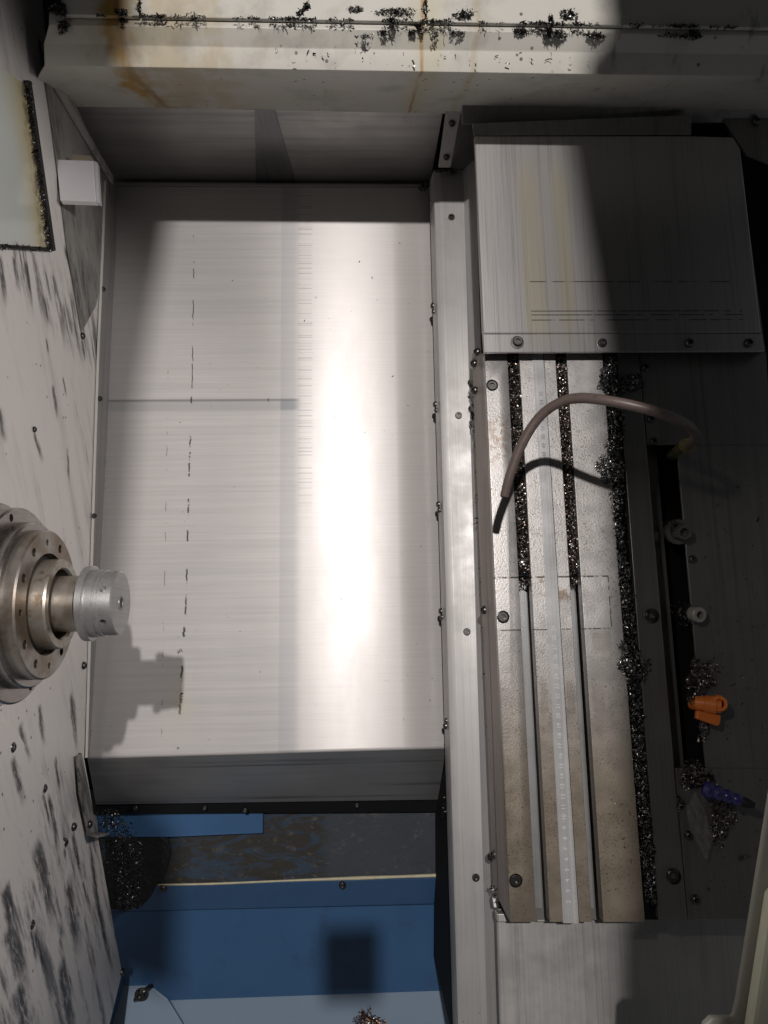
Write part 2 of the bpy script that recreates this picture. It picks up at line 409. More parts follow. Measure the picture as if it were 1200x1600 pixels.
xa, ya = wxy(822, 500, .17); xb, yb = wxy(886, 260, .17)
b = m.mix(m.mul(m.rect(xa, xb, ya - .02, yb, .004, .03), m.ss(m.noise((90, 2, 2), 3), .3, .6), .55), b, (.47, .43, .30))
for py in (440, 486, 492, 500):
    q = P(900, py, .17)
    f = m.mul(m.rect(P(830, 490, .17).x, P(1160, 490, .17).x, q.y - .0006, q.y + .0006, .001, .0004), m.ss(m.noise((60, 3, 3), 4, off=(py, 0, 0)), .40, .52))
    b = m.mix(m.mul(f, .8), b, (.05, .045, .04))
m.col(b); m.set('Anisotropic', .6)
t = m.n('ShaderNodeCombineXYZ'); t.inputs[1].default_value = 1; m.l(t.outputs[0], m.b.inputs['Tangent'])
m.bump(m.noise((900, 8, 8), 2), .12, .0004); MT['stainless'] = m
def chipmat(name, lo, hi, rough, rust=0.0):
    m = M(name, rough, 1.0); g = m.n('ShaderNodeNewGeometry'); rn = g.outputs['Random Per Island']
    b = m.mix(m.ss(rn, .1, 1), (lo, lo * .97, lo * .95), (hi, hi * .98, hi * .96))
    if rust: b = m.mix(m.mul(m.ss(m.ma('FRACT', m.ma('MULTIPLY', rn, 7.3)), .4, .6), rust), b, (.30, .14, .07))
    m.col(b); return m
MT['chip'] = chipmat('bright_metal_chips', .09, .48, .36, .35)
MT['chip_groove'] = chipmat('dark_grey_chips', .05, .5, .33)
MT['chip_dark'] = chipmat('oily_metal_chips', .02, .20, .38)
MT['chip_rust'] = chipmat('rusty_metal_chips', .12, .5, .4, .8)
MT['spindle'] = steel('turned_spindle_steel', (.30, .275, .26), (.42, .39, .37), .24, .95, 'x', .35)
MT['nut'] = steel('collet_nut_steel', (.34, .335, .335), (.45, .445, .44), .34, .8, 'z', .1)
m = M('worn_bronze_steel', .36, .8)
b = m.mix(m.ss(m.noise((60, 60, 60), 5), .35, .65), (.31, .265, .21), (.38, .355, .325))
b = m.mix(m.mul(m.ss(m.noise((110, 110, 110), 5), .55, .65), .7), b, (.20, .13, .07)); m.col(b); MT['bronze'] = m
m = M('bolt_ring_steel', .36, .8)
b = m.mix(m.ss(m.noise((25, 25, 25), 5), .35, .65), (.17, .125, .085), (.34, .32, .30)); m.col(b); MT['ringface'] = m
m = M('hose_rubber', .42, 0, .5); b = m.mix(m.noise((60, 60, 60), 4), (.095, .070, .062), (.135, .10, .09)); b = m.mix(m.mul(m.ss(m.noise((180, 180, 180), 4), .56, .66), .6), b, (.06, .045, .04)); m.col(b); MT['hose'] = m
m = M('fitting_brass', .32, .9); m.col(m.mix(m.noise((150, 150, 150), 4), (.40, .35, .16), (.60, .55, .30))); MT['brass'] = m
m = M('orange_plastic', .4, 0, .5); m.col(m.mix(m.noise((90, 90, 90), 4), (.70, .17, .03), (.88, .25, .05))); MT['orange'] = m
m = M('blue_plastic', .25, 0, .6); m.col(m.mix(m.noise((80, 80, 80), 4), (.030, .026, .13), (.05, .045, .20))); MT['blueplastic'] = m
MT['greyplastic'] = M('grey_fitting', .4, .3).col((.42, .40, .36))
MT['white'] = M('white_plastic', .45).col((.78, .76, .78))
m = M('yellow_sealant', .5); m.col(m.mix(m.noise((90, 90, 90), 5), (.34, .30, .18), (.60, .56, .42))); MT['seal'] = m
m = M('clear_film', .08, 0, .6); m.b.inputs['Alpha'].default_value = .30; m.col((.35, .34, .32)); m.bump(m.noise((50, 50, 50), 4, dist=2), 1, .006); MT['film'] = m
MT['ink'] = M('white_numeral_ink', .5).col((.56, .56, .56))
MT['ink_dark'] = M('dark_numeral_ink', .5).col((.22, .22, .24))

# ------------------------------------------------------------------ screws (shared meshes)
def rev(prof, seg=20, socket=None, slot=False):
    bm = bmesh.new(); rings = []
    for d, r in prof:
        rings.append([bm.verts.new((0, 0, d))] if r < 1e-6 else [bm.verts.new((r * math.cos(2 * math.pi * k / seg), r * math.sin(2 * math.pi * k / seg), d)) for k in range(seg)])
    for a, b in zip(rings, rings[1:]):
        for k in range(seg):
            j = (k + 1) % seg
            if len(b) == 1: bm.faces.new((a[k], a[j], b[0]))
            elif len(a) == 1: bm.faces.new((a[0], b[j], b[k]))
            else: bm.faces.new((a[k], a[j], b[j], b[k]))
    if slot:
        for s in (-1, 1): pass
    me = me_from(bm, 'screw')
    for p in me.polygons: p.use_smooth = True
    me.set_sharp_from_angle(angle=R(30)); me.materials.append(MT['bolt'].m)
    return me
DOME = rev([(0, 1), (.35, .98), (.62, .82), (.80, .55), (.80, .42), (.35, .38), (.35, 0)])
CAP = rev([(0, 1.45), (.15, 1.45), (.17, 1.02), (.9, 1.0), (1.0, .88), (1.0, .52), (.45, .50), (.45, 0)])
FLUSH = rev([(.12, 1.22), (.16, 1.18), (-.25, 1.10), (-.5, 1.06), (-.5, .98), (.02, .96), (.10, .84), (.10, .50), (-.4, .46), (-.4, 0)])
def screw(parent, at, r, normal=(0, 0, 1), me=None, name='screw'):
    me = me or DOME
    o = bpy.data.objects.new(name, me); C.objects.link(o)
    o.rotation_mode = 'QUATERNION'
    o.rotation_quaternion = Vector(normal).to_track_quat('Z', 'Y'); o.scale = (r, r, r); o.location = at
    if parent: o.parent = parent; o.matrix_parent_inverse = wm(parent).inverted()
    return o

# ------------------------------------------------------------------ chips
def chip_mesh(name, centres, size, mat, parent=None, curl=1.0):
    vs, fs = [], []
    for c in centres:
        L = size * min(4.5, random.lognormvariate(-.12, .50)); wd = min(L, size * 1.3) * random.uniform(.16, .42); n = 3 if L < size * 1.8 else 6
        q = Matrix.Rotation(random.uniform(0, 6.283), 3, 'Z') @ Matrix.Rotation(random.gauss(0, .9), 3, 'X') @ Matrix.Rotation(random.gauss(0, .7), 3, 'Y')
        tot = random.uniform(.5, 3.0) * curl * (1 if n == 3 else 1.7); rad = L / tot; b0 = len(vs); tw = random.uniform(-.6, .6)
        for i in range(n + 1):
            a = tot * (i / n - .5)
            for s in (-1, 1):
                p = Vector((rad * math.sin(a), s * wd / 2 + tw * rad * math.sin(a) * .3, rad * (1 - math.cos(a)) + tw * s * wd * i / n))
                vs.append(tuple(Vector(c) + q @ p))
        for i in range(n): k = b0 + 2 * i; fs.append((k, k + 1, k + 3, k + 2))
    me = bpy.data.meshes.new(name); me.from_pydata(vs, [], fs); me.update()
    return link(name, me, mat, parent)
def strip_pts(path, n, z, height=0.003, edge=.0):
    """path: (px, py, half width px); returns scattered centres, heaped in the middle"""
    out = []; seg = [(a, b) for a, b in zip(path, path[1:])]
    wts = [math.hypot(b[0] - a[0], b[1] - a[1]) * (a[2] + b[2] + 2) for a, b in seg]
    for _ in range(n):
        a, b = random.choices(seg, wts)[0]; t = random.random()
        hw = a[2] * (1 - t) + b[2] * t; u = random.uniform(-1, 1)
        if random.random() < edge: u *= 1.5
        x = a[0] * (1 - t) + b[0] * t + u * hw; y = a[1] * (1 - t) + b[1] * t
        out.append(P(x, y, z + height * random.random() * max(0.1, 1 - u * u * .8)))
    return out
def blob_pts(px, py, rx, ry, n, z, height):
    out = []; ph_ = [random.uniform(0, 6.283) for _ in range(4)]
    for _ in range(n):
        a = random.uniform(0, 6.283); r = random.random() ** .62
        r *= 1 + .25 * math.sin(2 * a + ph_[0]) + .2 * math.sin(3 * a + ph_[1]) + .14 * math.sin(5 * a + ph_[2])
        out.append(P(px + rx * r * math.cos(a), py + ry * r * math.sin(a), z + height * random.random() * max(.05, 1 - r * r * .85)))
    return out

# ================================================================== the place
# ---- big steel cover
base = P(415, 1170)
cov = root('way_cover', base, 'wide brushed steel sliding cover with bright streak of light, folded down at its front edge', 'steel cover')
A, B_, D_, E_ = P(178, 287), P(671, 290), P(697, 1166), P(136, 1182)
rows = []
ap0, ap1 = P(150, 1257, -.115), P(700, 1249, -.115)
bend = Vector((0, -.003, -.002))
rows = [[A + Vector((0, .01, -.03)), B_ + Vector((0, .01, -.03))], [A, B_], [E_, D_], [E_ + bend, D_ + bend]]
def interp(r, k=8): return [r[0].lerp(r[1], i / k) for i in range(k + 1)]
o = sheet('cover_sheet', [interp(r) for r in rows], MT['cover'], cov, .003, .003)
sheet('front_apron', [interp([E_ + bend, D_ + bend]), interp([ap0, ap1])], steel('apron_brushed_steel', (.34, .325, .315), (.58, .565, .55), .40, .75, 'x', .8, .4), cov, .003)
prism('side_skirt', [A, E_, ap0, ap0 + Vector((0, .1, 0)), A + Vector((0, 0, -.09))], (.002, 0, 0), MT['steel_h'], cov)
prism('under_shade', [P(150, 1250, -.118), P(700, 1244, -.118), P(700, 1268, -.135), P(150, 1272, -.135)], (0, 0, -.01), MT['void'], cov)  # black strip stands in for the shadow under the apron
for px, py in ((212, 1262), (320, 1262), (383, 1266), (558, 1258)):
    screw(cov, P(px, py, -.118), .0035)

# ---- back panel
YB = P(400, 286, 0).y + .004
bp = root('back_panel', P(400, 287, -.01), 'dark flat steel panel rising behind the sliding cover under the painted beam', 'steel panel')
prism('panel_sheet', [PY(176, 290, YB), PY(671, 292, YB), PY(700, 130, YB), PY(100, 130, YB)], (0, .004, 0), MT['steel_h'], bp)
prism('panel_flange', [P(176, 284, .004), P(668, 287, .004), P(668, 291, .004), P(176, 289, .004)], (0, 0, -.006), MT['steel_h'], bp, .0008)
prism('dirty_strip', [PY(398, 168, YB - .0012), PY(428, 168, YB - .0012), PY(462, 287, YB - .0012), PY(400, 286, YB - .0012)], (0, .0008, 0), steel('smeared_steel', (.16, .16, .165), (.22, .22, .225), .35, .7, 'z', .5), bp)

# ---- painted beam across the top
bmr = root('top_beam', P(600, 167, .15), 'cream painted folded beam across the top with rust runs and four socket screws', 'beam')
rowsB = [(172, .13, 163, 181), (167.5, .135, 163, 180), (106, .28, 100, 118), (76, .287, 69, 86), (43, .300, 40, 57), (30, .300, 26, 40), (28.5, .292, 24, 38)]
rows = []
for py, z, yl, yr in rowsB:
    xl_ = 30 if py > 150 else (70 if py > 60 else 78)
    a, b2 = P(xl_, yl, z), P(1290, yr + 1.5, z)
    rows.append([a.lerp(b2, i / 10) for i in range(11)])
sheet('beam_sheet', rows, MT['beam'], bmr, .003, .0016)
for px, py in ((253, 29), (535, 34), (811, 38), (1083, 46)):
    s = screw(bmr, P(px, py + 1, .300), .0052, (0, -.15, 1), CAP)
up = root('upper_panel', P(600, 10, .31), 'flat cream sheet above the painted beam, edged by a line of dark chips', 'painted panel')
for (xa, xb) in ((95, 217), (219, 664), (667, 1290)):
    ya, yb = 13 + (xa - 95) * .0185, 13 + (xb - 95) * .0185
    prism('panel_sheet', [P(xa, ya + 10, .308), P(xb, yb + 10, .308), P(xb, -160, .33), P(xa, -160, .33)], (0, 0, -.004), MT['beam'], up, .0008)
# chips along the joint
def jy(x): return 14 + (x - 90) * .0185 + 10
pts = []
for _ in range(9000):
    x = random.uniform(95, 1200); y = jy(x) + random.gauss(-1, 1.3 + 2.2 * max(0, math.sin(x * .02 + 1)) * abs(math.sin(x * .11)))
    k = math.sin(x * .031) + math.sin(x * .083 + 1) + .6 * math.sin(x * .21)
    if k > -.6 and random.random() < .22 + .24 * k: pts.append(P(x, y, .3095 + random.random() * .004))
for cx, cy, rx, ry, n in ((92, 12, 9, 16, 240), (100, 40, 10, 12, 150), (190, 20, 9, 5, 90), (191, 30, 4, 11, 100), (217, 8, 3, 12, 50), (480, 8, 5, 6, 45),
                          (555, 14, 12, 5, 70), (620, 18, 24, 7, 220), (655, 35, 5, 14, 120), (645, 50, 7, 4, 50), (664, 10, 4, 14, 90), (725, 22, 14, 8, 120),
                          (812, 48, 12, 6, 120), (855, 38, 4, 14, 90), (868, 55, 16, 5, 130), (888, 22, 13, 9, 170), (930, 55, 14, 6, 110), (1083, 55, 14, 8, 160), (600, 51, 8, 5, 45), (570, 57, 10, 4, 40), (678, 56, 6, 5, 30), (715, 52, 14, 5, 50), (1050, 56, 18, 4, 60)):
    pts += blob_pts(cx, cy, rx * 1.1, ry, int(n * 2.0), .3015, .005) if cy > 27 else blob_pts(cx, cy, rx * 1.2, ry, n * 2, .309, .005)
for (xa, ya, xb, yb, n) in ((640, 30, 658, 52, 160), (860, 26, 856, 48, 140), (856, 48, 876, 60, 140), (610, 28, 613, 45, 60), (465, 22, 478, 4, 90), (535, 40, 528, 24, 60)):
    pts += strip_pts([(xa, ya, 3), ((xa + xb) / 2 + 4, (ya + yb) / 2, 2.5), (xb, yb, 3)], n * 2, .302 if ya > 29 else .3095, .004)
tag(chip_mesh('metal_chips', pts, .0024, MT['chip_dark']), 'dark oily metal chips caught along the joint on top of the painted beam', 'metal chips', kind='stuff')
pts = []
for _ in range(170):
    x = random.uniform(420, 930); y = random.uniform(58, 160)
    t = (y - 58) / 102; pts.append(P(x, y, .289 if y < 104 else .282 - (y - 104) / 62 * .142))
tag(chip_mesh('loose_chips', pts, .0028, MT['chip_dark']), 'sparse flecks of metal chip stuck to the sloping face of the painted beam', 'metal chips', kind='stuff')

# ---- headstock wall
hw = root('headstock_wall', PX(140, 1000, XW), 'off-white painted wall at the left, streaked with black soot around its screws', 'machine wall')
wp = [(75, 100), (105, 390), (126, 515), (158, 452), (147, 700), (139, 1000), (132, 1185), (190, 1518), (160, 1640), (-260, 1640), (-260, -160), (52, -160), (60, 40)]
wp = [(52, -160), (72, 60), (98, 110), (118, 163), (177, 284), (160, 440), (155, 505), (147, 700), (139, 1000), (132, 1185), (152, 1300), (191, 1520), (162, 1640), (-260, 1640), (-260, -160)]
prism('wall_sheet', [PX(x, y, XW) for x, y in wp], (-.004, 0, 0), MT['wall'], hw, .001)
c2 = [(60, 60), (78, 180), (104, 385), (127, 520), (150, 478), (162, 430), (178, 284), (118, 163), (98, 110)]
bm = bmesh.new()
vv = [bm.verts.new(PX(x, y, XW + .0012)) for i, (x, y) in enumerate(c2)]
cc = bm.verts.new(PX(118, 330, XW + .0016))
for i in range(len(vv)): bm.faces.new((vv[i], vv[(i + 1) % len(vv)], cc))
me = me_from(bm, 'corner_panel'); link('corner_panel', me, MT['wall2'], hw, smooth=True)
# trim strips along the corner
def bar(name, a, b, w_, mat, parent, h=.003, nrm=(1, 0, 0)):
    a, b = Vector(a), Vector(b); t = (b - a).normalized(); n = Vector(nrm).normalized(); s = t.cross(n).normalized() * w_ / 2
    return prism(name, [a - s, b - s, b + s, a + s], n * h, mat, parent, .0006)
m, b = wall_mat('flange_paint', .9, .46, 1.3, (.34, .325, .31), (.45, .435, .415)); m.col(b); MT['flange'] = m
bar('corner_trim', PX(70, 108, XW + .002), PX(173, 282, XW + .002), .010, MT['flange'], hw, .004)
bar('corner_trim', PX(84, 55, XW + .002), PX(68, 82, XW + .002), .008, MT['flange'], hw, .006)
bar('corner_trim', PX(64, 70, XW + .002), PX(100, 150, XW + .002), .006, MT['flange'], hw, .005)
for px, py, r in ((75, 78, .0055), (97, 137, .0055), (128, 525, .0042), (16, 1168, .0055), (66, 1232, .0052), (99, 1317, .0052), (46, 1445, .0052), (114, 1292, .0046), (123, 1182, .0040), (126, 1213, .0040), (130, 1040, .0045), (190, 1519, .0048), (53, 671, .0030)):
    screw(hw, PX(px, py, XW + .0002), r, (1, 0, 0))
# lower step panel (crease)
prism('lower_step', [PX(x, y, XW + .003) for x, y in ((100, 1400), (92, 1480), (84, 1640), (-200, 1640), (-200, 1400), (-80, 1120), (20, 1130), (80, 1230), (104, 1330))], (-.003, 0, 0), MT['wall'], hw, .0012)
# edge channel between wall and cover
ch = root('edge_channel', P(156, 700, .01), 'narrow grey steel channel with small screws between the white wall and the sliding cover', 'trim strip')
rows = []
for (xw, xe, y) in ((163, 181, 285), (159, 180, 400), (152, 172, 560), (147.5, 166, 700), (143, 158, 850), (139, 150, 1000), (134, 140, 1183)):
    a = PX(xw, y, XW + .0005); e = P(xe, y, -.004); mid = a.lerp(e, .45) + Vector((-.0015, 0, -.004))
    rows.append([a, mid, e])
sheet('channel_sheet', rows, steel('channel_steel', (.30, .285, .28), (.40, .385, .375), .4, .5, 'y', .3), ch, .002)
rows2 = [[r[0] + Vector((.0003, 0, .002)), r[0] + Vector((.003, 0, .0015))] for r in rows]
m_, b_ = cream('edge_paint', c0=(.62, .60, .56), c1=(.70, .68, .64)); m_.col(b_)
sheet('painted_edge', rows2, m_, ch, .002)
for px, py in ((161, 452), (156, 623), (147, 806)):
    screw(ch, PX(px, py, XW + .004), .0032, (1, 0, .6))

# window in the wall
wn = root('side_window', PX(40, 385, XW), 'pale polycarbonate window in the left wall, its edge stained yellow', 'window')
win = [(-60, 62), (38, 131), (76, 389), (-60, 380)]
m = MT['glass']; b = MT['glass_b']
X, Y, Z = m.xyz
ea, eb = PX(38, 131, XW), PX(76, 389, XW)
nx, nz = (eb - ea).normalized().y, (eb - ea).normalized().z
# signed distance from the right edge, in the wall plane
dd = m.ma('ADD', m.ma('MULTIPLY', m.ma('SUBTRACT', Y, ea.y), -nz), m.ma('MULTIPLY', m.ma('SUBTRACT', Z, ea.z), nx))
dd = m.ma('ABSOLUTE', dd)
dw = m.ma('ADD', dd, m.ma('MULTIPLY', m.noise((30, 30, 30), 4), .02))
b = m.mix(m.mul(m.ss(dw, .080, .014), .85), b, (.50, .40, .18))
b = m.mix(m.mul(m.ss(dw, .042, .020), m.ss(m.noise((70, 70, 70), 4), .4, .6), .9), b, (.16, .12, .06))
m.col(b)
prism('pane', [PX(x, y, XW + .0035) for x, y in win], (-.003, 0, 0), m, wn)
bar('seal', PX(38, 126, XW + .001), PX(77, 392, XW + .001), .006, MT['black'], wn, .006)
bar('seal', PX(78, 390, XW + .001), PX(-60, 381, XW + .001), .0035, MT['black'], wn, .004)
pts = []
for _ in range(420):
    t = random.random(); a = PX(40, 128, XW + .006).lerp(PX(75, 390, XW + .006), t)
    k = 1 + 1.2 * math.exp(-((t - .58) / .08) ** 2) + .8 * math.exp(-(t / .15) ** 2)
    pts.append(a + Vector((random.random() * .003, random.gauss(0, .0018 * k), random.gauss(0, .0018 * k))))
for _ in range(90):
    pts.append(PX(78, 390, XW + .005).lerp(PX(0, 384, XW + .005), random.random()) + Vector((0, random.gauss(0, .001), random.gauss(0, .001))))
tag(chip_mesh('seal_chips', pts, .0032, MT['chip_dark']), 'dark chips packed along the black rubber seal of the pale side window', 'metal chips', kind='stuff')
# white box
wb = root('white_box', PX(120, 315, XW), 'small square white box on the left wall, right of the pale window', 'sensor box')
zb = PX(90, 280, XW + .002).z
bx = [P(88, 249, zb), P(146, 251, zb), P(150, 315, zb), P(94, 313, zb)]
prism('box_body', bx, (0, 0, -.008), MT['white'], wb, .0006)
prism('box_rim', [bx[1] + Vector((.0004, 0, -.0006)), bx[1] + Vector((.0032, 0, -.003)), bx[2] + Vector((.0032, 0, -.003)), bx[2] + Vector((.0004, 0, -.0006))], (0, 0, -.006), M('frosted_edge', .3).col((.55, .55, .58)), wb)
prism('backing_tape', [P(112, 242, zb - .012), P(142, 243, zb - .012), P(143, 256, zb - .012), P(112, 256, zb - .012)], (0, 0, -.02), M('beige_tape', .6).col((.36, .32, .24)), wb)

# ---- spindle
SP = P(189, 942, .32); SX, SY, SZ = SP
def sp(name, prof, mat, parent, seg=72): return lathe(name, [(d, r) for d, r in prof], (SX, SY, SZ), (1, 0, 0), mat, parent, seg)
spd = root('spindle', (XW, SY, SZ), 'large turned spindle nose with bolt ring and collet nut, sticking out of the left wall', 'spindle')
sp('back_disc', [(-.16, 0), (-.16, .094), (-.118, .094), (-.116, .092), (-.116, .03)], MT['spindle'], spd)
sp('body', [(-.15, .05), (-.15, .0815), (-.097, .0815), (-.0955, .080), (-.0955, .03)], MT['spindle'], spd)
fl = sp('flange', [(-.10, 0), (-.10, .0772), (-.080, .0772), (-.0785, .0757), (-.0785, 0)], MT['spindle'], spd)
cut(fl, [(Vector((SX - .079, SY + .0708 * math.cos(R(a)), SZ + .0708 * math.sin(R(a)))), (1, 0, 0), .0032, .02, 20) for a in range(22, 382, 60)])
sp('shoulder_ring', [(-.085, .03), (-.085, .0655), (-.0685, .0655), (-.067, .0640), (-.067, .03)], MT['spindle'], spd)
br = sp('bolt_ring', [(-.075, 0), (-.075, .0590), (-.0585, .0590), (-.0572, .0577), (-.0572, .0405), (-.0660, .0395), (-.0660, 0)], MT['ringface'], spd)
cut(br, [(Vector((SX - .0572, SY + .0492 * math.cos(R(a)), SZ + .0492 * math.sin(R(a)))), (1, 0, 0), .0036 if i % 3 else .0026, .024, 20) for i, a in enumerate(range(10, 370, 30))])
for i, a in enumerate(range(10, 370, 30)):
    if i % 3: screw(br, Vector((SX - .068, SY + .0492 * math.cos(R(a)), SZ + .0492 * math.sin(R(a)))), .0028, (1, 0, 0), CAP, 'ring_bolt')
sp('seal_ring', [(-.069, .03), (-.064, .03), (-.064, .0395), (-.069, .0395)], MT['black'], spd)
sp('sleeve', [(-.067, .0280), (-.067, .0356), (-.047, .0356), (-.0455, .0345), (-.0455, .0288), (-.0475, .0275), (-.067, .0275)], MT['bronze'], spd)
sp('shaft', [(-.068, 0), (-.068, .0222), (-.030, .0222), (-.030, 0)], MT['bronze'], spd)
nut = sp('collet_nut', [(-0.02701, 0), (-0.02701, .0285), (-0.02627, .0298), (-0.02146, .0298), (-0.02094, .0291), (-0.02094, .0268), (-0.01480, .0268), (-0.01443, .0260), (-0.01369, .0260), (-0.01332, .0264), (-0.01110, .0264), (-0.01073, .0255), (-0.00089, .0255), (0.00000, .0243), (0.00000, 0)], MT['nut'], spd, 96)
cut(nut, [(Vector((SX - .0068, SY + .0255 * math.cos(R(a)), SZ + .0255 * math.sin(R(a)))), (0, math.cos(R(a)), math.sin(R(a))), .0026, .012, 20) for a in (68, 128, 188, 248, 308, 8)]
    + [(Vector((SX, SY, SZ)), (1, 0, 0), .0042, .02, 24)])
sp('collet_core', [(-.0004, .0060), (.0004, .0058), (.0004, .0044), (-.006, .0042), (-.006, .0)], MT['dark_steel'], spd, 24)

# ---- rail cover
rl = root('rail_cover', P(715, 1590, 0), 'long pale steel rail cover running top to bottom between sliding cover and slotted table', 'rail cover')
ZR = .05
rT = [(679, 266), (741, 266)]; rB = [(722, 1640), (768, 1640)]
rows = []
for t in (0, .25, .5, .75, 1):
    y = 266 + (1640 - 266) * t
    xl = 681 + (722 - 681) * t; xr = 725 + (764 - 725) * t
    L, Rr = P(xl, y, ZR), P(xr, y, ZR)
    rows.append([L + Vector((-.004, 0, -.030)), L + Vector((-.002, 0, -.0015)), L + Vector((.006, 0, 0)), Rr, Rr + Vector((.001, 0, .0022)), Rr + Vector((.0125, 0, .022))])
sheet('rail_sheet', rows, MT['rail'], rl, .002, .0008)
pw = [P(676, 260, ZR - .03) + Vector((.002, 0, 0)), P(716, 1640, ZR - .03) + Vector((-.003, 0, 0)), P(760, 1640, ZR - .03), P(722, 260, ZR - .03)]
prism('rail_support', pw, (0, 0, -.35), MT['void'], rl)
for px, py in ((705, 341), (716, 650), (729, 987), (743, 1370)):
    screw(rl, P(px, py, ZR + .0004), .0042, (0, 0, 1), CAP)
for px, py in ((677, 478), (681, 632), (686, 788), (690, 955), (697, 1134)):
    screw(rl, P(px, py, ZR - .012), .0042, (-1, 0, .15))
    screw(rl, P(px + 1, py + 9 if py < 1000 else py - 8, ZR - .016), .0034, (-1, 0, .15))
# sludge at the top joint
tag(chip_mesh('joint_chips', blob_pts(664, 291, 9, 7, 130, .01, .01) + strip_pts([(672, 285, 4), (676, 345, 3)], 120, .01, .02) + blob_pts(709, 268, 7, 5, 90, .055, .006) + strip_pts([(679, 268, 3), (700, 266, 3)], 60, .055, .004), .0032, MT['chip_dark']),
    'black oily chips at the top corner where sliding cover meets the rail cover', 'metal chips', kind='stuff')
tag(chip_mesh('gap_chips', strip_pts([(697, 1150, 2), (700, 1250, 3)], 150, 0, .02) + blob_pts(699, 1262, 7, 14, 160, 0, .02), .003, MT['chip_dark']),
    'black oily chips in the gap beside the front corner of the sliding cover', 'metal chips', kind='stuff')

# ---- post strip
ps = root('post_strip', P(685, 264, .05), 'short leaning steel strip with two round screws below the painted beam', 'bracket')
y1 = YB - .02
a0, a1, a2, a3 = P(685, 262, .07), P(704, 262, .07), P(722, 165, .15), P(698, 165, .15)
prism('strip', [a0, a1, a2, a3], (0, .003, -.002), steel('strip_steel', (.34, .33, .32), (.42, .41, .40), .5, .4, 'y', .2), ps, .0004)
nn = (a1 - a0).cross(a3 - a0).normalized()
for px, py in ((705, 191), (697, 244)):
    t = (262 - py) / 97; screw(ps, a0.lerp(a3, t).lerp(a1.lerp(a2, t), .52), .0042, nn)
prism('dark_backing', [P(704, 266, .045), P(742, 262, .045), P(742, 150, .12), P(722, 150, .12)], (0, .003, -.003), MT['dark_steel'], ps)

# ---- upper right cover
ZC = .17
uc = root('table_cover', P(960, 548, ZC), 'large upright-brushed stainless cover over the far end of the slotted table', 'steel cover')
cp = [(742, 195), (1085, 200), (1163, 262), (1196, 549), (756, 550)]
slab('cover_sheet', [(741, 212), (1080, 212), (1146, 214), (1157, 232), (1190, 520), (754, 521)], ZC, .006, MT['stainless'], uc, .0015)
slab('screw_strip', [(754, 521.5), (1190, 520.5), (1196, 549), (756, 551)], ZC - .0005, .004, MT['stainless'], uc, .001)
prism('rear_lip', [P(741, 212, ZC - .001), P(1080, 211, ZC - .001), P(1080, 180, ZC + .004), P(738, 193, ZC + .004)], (0, .002, -.004), MT['dark_steel'], uc)
prism('side_wall', [P(741, 212, ZC - .001), P(754, 521, ZC - .001), P(756, 551, ZC - .001), P(756, 551, .06), P(741, 212, .06)], (.003, 0, 0), MT['dark_steel'], uc)
prism('side_wall', [P(1158, 262, ZC - .002), P(1196, 549, ZC - .002), P(1196, 549, .0), P(1158, 262, .0)], (-.003, 0, 0), MT['dark_steel'], uc)
for px, py in ((808, 535), (941, 536), (1077, 536), (1170, 536)):
    screw(uc, P(px, py, ZC), .0050, (0, 0, 1), CAP if px < 900 else DOME)
hd = root('rear_hood', P(960, 185, .2), 'dark steel hood edge under the beam behind the table cover', 'steel panel')
prism('hood_sheet', [P(722, 195, .155), P(1210, 192, .155), P(1210, 160, .175), P(722, 150, .175)], (0, .004, -.004), MT['dark_steel'], hd, .001)
prism('hood_plate', [P(1130, 185, .16), P(1215, 150, .16), P(1215, 260, .16), P(1165, 240, .16)], (0, 0, -.004), MT['dark_steel'], hd, .001)
screw(hd, P(1181, 190, .161), .005)

# ---- T-slot table
ZT = .15
tb = root('slotted_table', P(880, 1440, ZT - .05), 'T-slotted machine table, speckled with rust, with metal chips packed in its slots', 'machine table')
def X2(xt, xb, y): return xt + (xb - xt) * (y - 552) / (1441 - 552)
def land(name, tl, bl, tr, br_, mat=MT['table'], z=ZT, th=.013, yt=552, yb=1441):
    return prism(name, [P(X2(tl, bl, yt), yt, z), P(X2(tr, br_, yt), yt, z), P(X2(tr, br_, yb), yb, z), P(X2(tl, bl, yb), yb, z)], (0, 0, -th), mat, tb, .0006)
lands = [(757, 797, 792.5, 838), (811, 859, 867.5, 925), (885, 943, 941, 1008)]
LO = []
for tl, bl, tr, br_ in lands:
    LO.append(land('table_land', tl, bl, tr, br_))
    # narrower web under each land gives the T shape
    land('slot_web', tl + 8, bl + 8, tr - 9, br_ - 9, MT['dark_steel'], ZT - .013, .02, 556, 1436)
cuts = []
for px, py in ((769, 602), (786, 964), (806, 1376)): cuts.append((P(px, py, ZT), (0, 0, 1), .0066, .012, 32))
cut(LO[0], cuts)
for px, py in ((769, 602), (786, 964), (806, 1376)): screw(tb, P(px, py, ZT - .0008), .0056, (0, 0, 1), FLUSH, 'table_bolt')
slotm = steel('slot_floor_steel', (.26, .265, .27), (.34, .345, .35), .4, .55, 'y', .35)
slab('bed', [(750, 552), (1012, 552), (1090, 1437), (800, 1437)], ZT - .033, .02, MT['dark_steel'], tb)
# visible slot floors
for (a, b2, c, d) in ((794, 838, 812, 860), (868, 926, 886, 944)):
    q = [P(X2(a, b2, 905), 905, ZT), P(X2(c, d, 905), 905, ZT), P(X2(c, d, 1436), 1436, ZT), P(X2(a, b2, 1436), 1436, ZT)]
    q = [Vector((p.x, p.y, ZT - .0295)) for p in q]
    q[0].x -= .004; q[3].x -= .004; q[1].x -= .0005; q[2].x -= .0005
    prism('slot_floor', q, (0, 0, -.002), slotm, tb)
